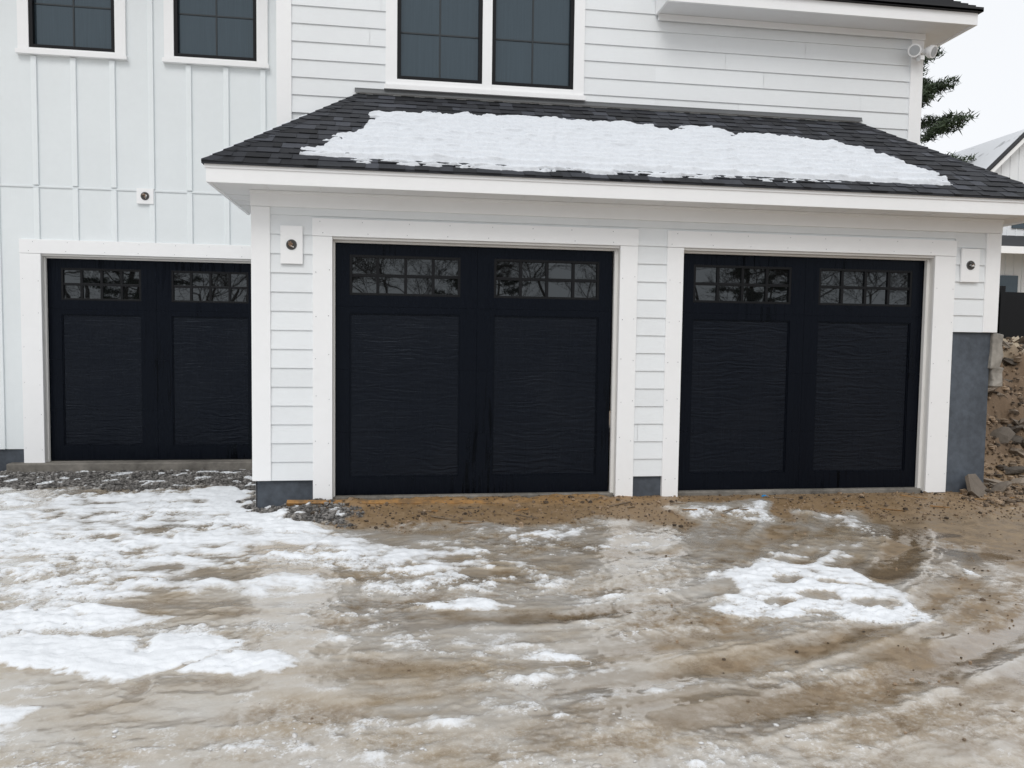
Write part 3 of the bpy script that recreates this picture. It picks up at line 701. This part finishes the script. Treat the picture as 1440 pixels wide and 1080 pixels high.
cell=fbm(SX*6+hashf(rowi,rowi*0,9)*30,rowi*3.7,2,231)
hgt=.026*smooth(.012,-.22,d)+.012*smooth(.012,-.03,d)-.008+smooth(.01,-.03,d)*(.032*(np.cos(6.283*(fr-.08))*.6+.3)*(1+.5*cell)+.016*cell*np.sin(3.1416*fr)+.006*fbm(SX*4,SY*8,4,207)+.003*fbm(SX*26,SY*30,2,209))
hgt=np.where(d>.02,-.03,hgt)
LL=L; nyv,nzv=-(ZT-ZE)/LL,(YT-Ye)/LL
t=(SY-Ye)/(YT-Ye); Z0=ZE+(ZT-ZE)*t
co=np.stack([SX,SY+nyv*(hgt),Z0+nzv*(hgt)],-1).reshape(-1,3)
keep=hgt.ravel()>-.025
idx=np.arange(len(co)).reshape(SX.shape); q=np.stack([idx[:-1,:-1],idx[:-1,1:],idx[1:,1:],idx[1:,:-1]],-1).reshape(-1,4)
q=q[keep[q].any(1)]
me=bpy.data.meshes.new("roof_snow"); me.from_pydata(co.tolist(),[],q.tolist()); me.polygons.foreach_set("use_smooth",[True]*len(q))
k=NT("snow_white"); v=k.coord(); nn=k.noise(v,30,3,.7); k.val('Base Color',k.mix(nn,(.64,.67,.71),(.75,.775,.81))); k.val('Roughness',.7); k.val('Normal',k.bump(k.math('ADD',nn,k.noise(v,120,2,.7)),.45,.009)); M_snow=k.m
me.materials.append(M_snow); o=bpy.data.objects.new("snow",me); COL.objects.link(o); o["kind"]="stuff"; o["label"]="long white snow patch melting on the dark garage roof"; o["category"]="snow"
mb=MB(); r=random.Random(8); prev=None
for i in range(60):
    t=.04+.62*i/59; p=Vector((lerp(X0e,XR0,t)+.0,lerp(Ye,YT,t)+.05,lerp(ZE,ZT,t)+.026)); rr=.016*r.uniform(.6,1.3)
    if prev: mb.tube(prev[0],p,prev[1],rr,7,0,False)
    prev=(p,rr)
mb.obj("snow",[M_snow],None,0,True,kind="stuff",label="thin line of snow along the garage roof hip",category="snow")

# ------------------------------------------------------------------ trees
k=NT("bark"); n=k.noise(k.coord((8,8,1.5)),4,3,.7); k.val('Base Color',k.mix(n,(.04,.032,.026),(.12,.10,.085))); k.val('Roughness',.9); M_bark=k.m
k=NT("pine_needles"); t=k.attr("tone"); k.val('Base Color',k.mix(t,(.012,.024,.010),(.05,.075,.033))); k.val('Roughness',.7); M_need=k.m
def pine_meshes(seed,H_=15,dense=24,wid=.028,nb=46):
    r=random.Random(seed); tr=MB(); pts=[(0,0,0)]
    for i in range(1,9): pts.append((r.uniform(-.1,.1)*i*.3,r.uniform(-.1,.1)*i*.3,H_*i/8))
    for i in range(8): tr.tube(pts[i],pts[i+1],.26*(1-i/8.3),.26*(1-(i+1)/8.3),8,0,False)
    cr=MB()
    for i in range(nb):
        f=.22+.78*(i/nb)**.9; z=f*H_; ln=(1-f)**.6*4.2*r.uniform(.5,1.15)+.35; a=i*2.4+r.uniform(-.4,.4)
        b0=Vector((0,0,z)); d=Vector((math.cos(a),math.sin(a),r.uniform(.05,.3))); b1=b0+d*ln
        tr.tube(b0,b1,.05*(1-f)+.02,.012,5,0,False)
        m=int(6+ln*6)
        for jn in range(m):
            t=.3+.7*(jn+r.random())/m; c=b0+d*ln*t+Vector((r.gauss(0,.18),r.gauss(0,.18),r.gauss(.05,.1))); tone=min(1,max(0,.35+.4*r.random()+ .3*(t-.5)))
            for q_ in range(dense):
                dd=Vector((r.gauss(0,1),r.gauss(0,1),r.gauss(.25,.7))).normalized()*r.uniform(.16,.36); w=dd.orthogonal().normalized()*wid
                o_=c+Vector((r.gauss(0,.13),r.gauss(0,.13),r.gauss(0,.07)))
                cr.tri(tuple(o_-w),tuple(o_+w),tuple(o_+dd),0,tone*r.uniform(.7,1.2))
    return tr,cr
def make_pine(seed,loc,sc,label,group=None,rot=0,dense=24,wid=.028,nb=46):
    tr,cr=pine_meshes(seed,15,dense,wid,nb)
    b=empty("pine_tree",loc,label=label,category="tree"); b.scale=(sc,sc,sc); b.rotation_euler=(0,0,rot)
    if group: b["group"]=group
    t_=tr.obj("trunk",[M_bark],b); c_=cr.obj("crown",[M_need],b); return b,t_,c_
make_pine(3,(22.95,25,1.4),1.0,"tall dark green pine tree behind the white house",None,1.0,38,.034,44)
pb,pt,pc=make_pine(5,(-16,-40,-.3),1.0,"dark green pine tree at the edge of the lot","trees across the lot",0,12,.05)
def copy_tree(b,kids,loc,sc,rot):
    nb_=b.copy(); COL.objects.link(nb_); nb_.location=loc; nb_.scale=(sc,)*3; nb_.rotation_euler=(0,0,rot)
    for c in kids:
        cc=c.copy(); COL.objects.link(cc); cc.parent=nb_
    return nb_
for (x,y,sc,ro) in ((6,-46,.8,2),(24,-41,1.0,4),(-28,-42,1.1,.5)): copy_tree(pb,[pt,pc],(x,y,-.3),sc,ro)
def bare(seed,H_=12):
    r=random.Random(seed); tr=MB(); br=MB()
    def grow(p,d,l,rad,lev):
        n=3
        for i in range(n):
            q_=p+d*(l/n); nr=rad*.86; (tr if lev==0 else br).tube(p,q_,rad,nr,6 if lev<2 else 3,0,False)
            if lev<4 and (i>0 or lev>0):
                for _ in range(2):
                    a=Vector((r.gauss(0,1),r.gauss(0,1),r.gauss(.2,.6))).normalized(); nd=(d*.7+a*.75).normalized(); grow(q_,nd,l*r.uniform(.5,.72),max(nr*.55,.010),lev+1)
            p=q_; rad=nr; d=(d+Vector((r.gauss(0,.08),r.gauss(0,.08),.03))).normalized()
    grow(Vector((0,0,0)),Vector((0,0,1)),H_*.45,.10,0)
    return tr,br
tr,br=bare(2); bb=empty("bare_tree",(-11,-36,-.3),label="leafless grey brown tree across the lot",category="tree",group="trees across the lot")
bt=tr.obj("trunk",[M_bark],bb); bc=br.obj("crown",[M_bark],bb)
r=random.Random(44)
for i in range(24): copy_tree(bb,[bt,bc],(-24+2.4*i+r.uniform(-.9,.9),r.uniform(-50,-31),-.3),r.uniform(.75,1.25),r.uniform(0,6.28))

# ------------------------------------------------------------------ neighbour house and fence
nh=empty("neighbour_house",(28,24,1.5),label="white gabled neighbouring house with snow-dusted grey roof",category="house")
M_nw=painted("neighbour_siding",(.78,.8,.82),.6,dirt=.05)
k=NT("snowy_roof"); n=k.noise(k.coord((1,1,1)),.9,4,.6); k.val('Base Color',k.ramp(n,[(.28,(.22,.225,.235)),(.40,(.70,.72,.75))])); k.val('Roughness',.8); M_nr=k.m
mb=MB(); mb.box(23.9,38,24.01,32,1,8.3)
gx0,gx1,gy=24.7,28.9,22.0; gc=(gx0+gx1)/2
mb.box(gx0,gx1,gy,24,1,8.7); mb.tri((gx0,gy,8.7),(gx1,gy,8.7),(gc,gy,10.7))
for i in range(11): x=gx0+.1+i*.4; mb.box(x,x+.05,gy-.03,gy-.001,1.2,8.7-.0+max(0,(2.0-abs(x-gc)*.952)-.1))
def npart(mb,name,mats):
    o=mb.obj(name,mats); o.parent=nh; o.matrix_parent_inverse=Matrix.Translation((-28,-24,-1.5))
npart(mb,"wall",[M_nw])
mb=MB()
def slab(a,b,c,d,th=.12,m=0):
    n=len(mb.v); mb.v+= [a,b,c,d]+[(p[0],p[1],p[2]-th) for p in (a,b,c,d)]
    for f in ((0,1,2,3),(7,6,5,4),(0,4,5,1),(1,5,6,2),(2,6,7,3),(3,7,4,0)): mb.f.append(tuple(n+i for i in f)); mb.m.append(m); mb.c.append(1)
slab((gx0-.4,gy-.4,8.4),(gc,gy-.4,10.85),(gc,28,10.85),(gx0-.4,28,8.4)); slab((gc,gy-.4,10.85),(gx1+.4,gy-.4,8.4),(gx1+.4,28,8.4),(gc,28,10.85))
slab((gx0-.45,gy-.45,8.47),(gc,gy-.45,10.92),(gc,gy-.1,10.92),(gx0-.45,gy-.1,8.47),.06,1); slab((gc,gy-.45,10.92),(gx1+.45,gy-.45,8.47),(gx1+.45,gy-.1,8.47),(gc,gy-.1,10.92),.06,1)
slab((23.4,23.5,8.3),(38.5,23.5,8.3),(38.5,28,10.8),(25.2,28,10.8)); slab((23.4,32.5,8.3),(23.4,23.5,8.3),(25.2,28,10.8),(25.2,28.1,10.8))
slab((23,20.2,5.6),(38,20.2,5.6),(38,22,6.3),(23,22,6.3),.15,1)
npart(mb,"roof",[M_nr,M_roofplain])
mb=MB()
for (a,b,c_,z) in ((gx0-.42,gc,8.28,10.73),(gx1+.42,gc,8.28,10.73)):
    mb.quad((a,gy-.41,c_-.1),(b,gy-.41,z-.1),(b,gy-.41,z+.12),(a,gy-.41,c_+.12))
for i in range(6): mb.box(23.4+i*2.6,23.6+i*2.6,20.3,20.5,1.5,5.5)
mb.box(23,38,20.15,20.25,5.3,5.58)
npart(mb,"trim",[M_trim])
for (x,z) in ((26.2,6.6),(25.6,3.2),(28.5,3.2)):
    mb=MB(); mb.box(x,x+1.0,gy-.06,gy-.02,z,z+1.4); npart(mb,"window",[M_glassup])
mb=MB()
for i in range(40):
    x=8.95+i*.15; mb.box(x,x+.145,6.5+.1*i*.15,6.53+.1*i*.15,1.5,2.68)
for i in range(4): x=8.9+i*1.9; mb.box(x,x+.1,6.45+.1*i,6.6+.1*i,1.4,2.78)
mb.obj("fence",[M_black],label="black board fence on the raised ground beside the house",category="fence")

# ------------------------------------------------------------------ light, world, camera
el,az=math.radians(48),math.radians(200)
w=bpy.data.worlds.new("World"); scene.world=w; w.use_nodes=True; nt=w.node_tree; bg=nt.nodes["Background"]
sky=nt.nodes.new('ShaderNodeTexSky'); sky.sky_type='NISHITA'; sky.sun_disc=False; sky.sun_elevation=el; sky.sun_rotation=az; sky.dust_density=3
hs=nt.nodes.new('ShaderNodeHueSaturation'); hs.inputs['Saturation'].default_value=.2; nt.links.new(sky.outputs[0],hs.inputs['Color'])
mx=nt.nodes.new('ShaderNodeMix'); mx.data_type='RGBA'; mx.inputs[0].default_value=.85; nt.links.new(hs.outputs[0],mx.inputs[6]); mx.inputs[7].default_value=(8.9,9.1,9.4,1)
nt.links.new(mx.outputs[2],bg.inputs['Color']); bg.inputs['Strength'].default_value=.115
sd=bpy.data.lights.new("sun",'SUN'); sd.energy=1.0; sd.angle=math.radians(25); sd.color=(1,.98,.95)
so=bpy.data.objects.new("sun",sd); COL.objects.link(so)
dirv=Vector((math.sin(az)*math.cos(el),math.cos(az)*math.cos(el),math.sin(el))); so.rotation_euler=dirv.to_track_quat('Z','Y').to_euler()
psi,th,ro=.1418,.0561,.0136
f=Vector((math.sin(psi)*math.cos(th),math.cos(psi)*math.cos(th),-math.sin(th))); r0=Vector((math.cos(psi),-math.sin(psi),0)); u0=r0.cross(f)
rr=r0*math.cos(ro)+u0*math.sin(ro); uu=-r0*math.sin(ro)+u0*math.cos(ro)
cd=bpy.data.cameras.new("camera"); cd.sensor_width=36; cd.lens=36*1070/1440; cd.clip_end=1000; cd.clip_start=.05
cam=bpy.data.objects.new("camera",cd); COL.objects.link(cam); scene.camera=cam
m=Matrix((rr,uu,-f)).transposed().to_4x4(); m.translation=Vector((.6481,-7.3918,1.5165)); cam.matrix_world=m
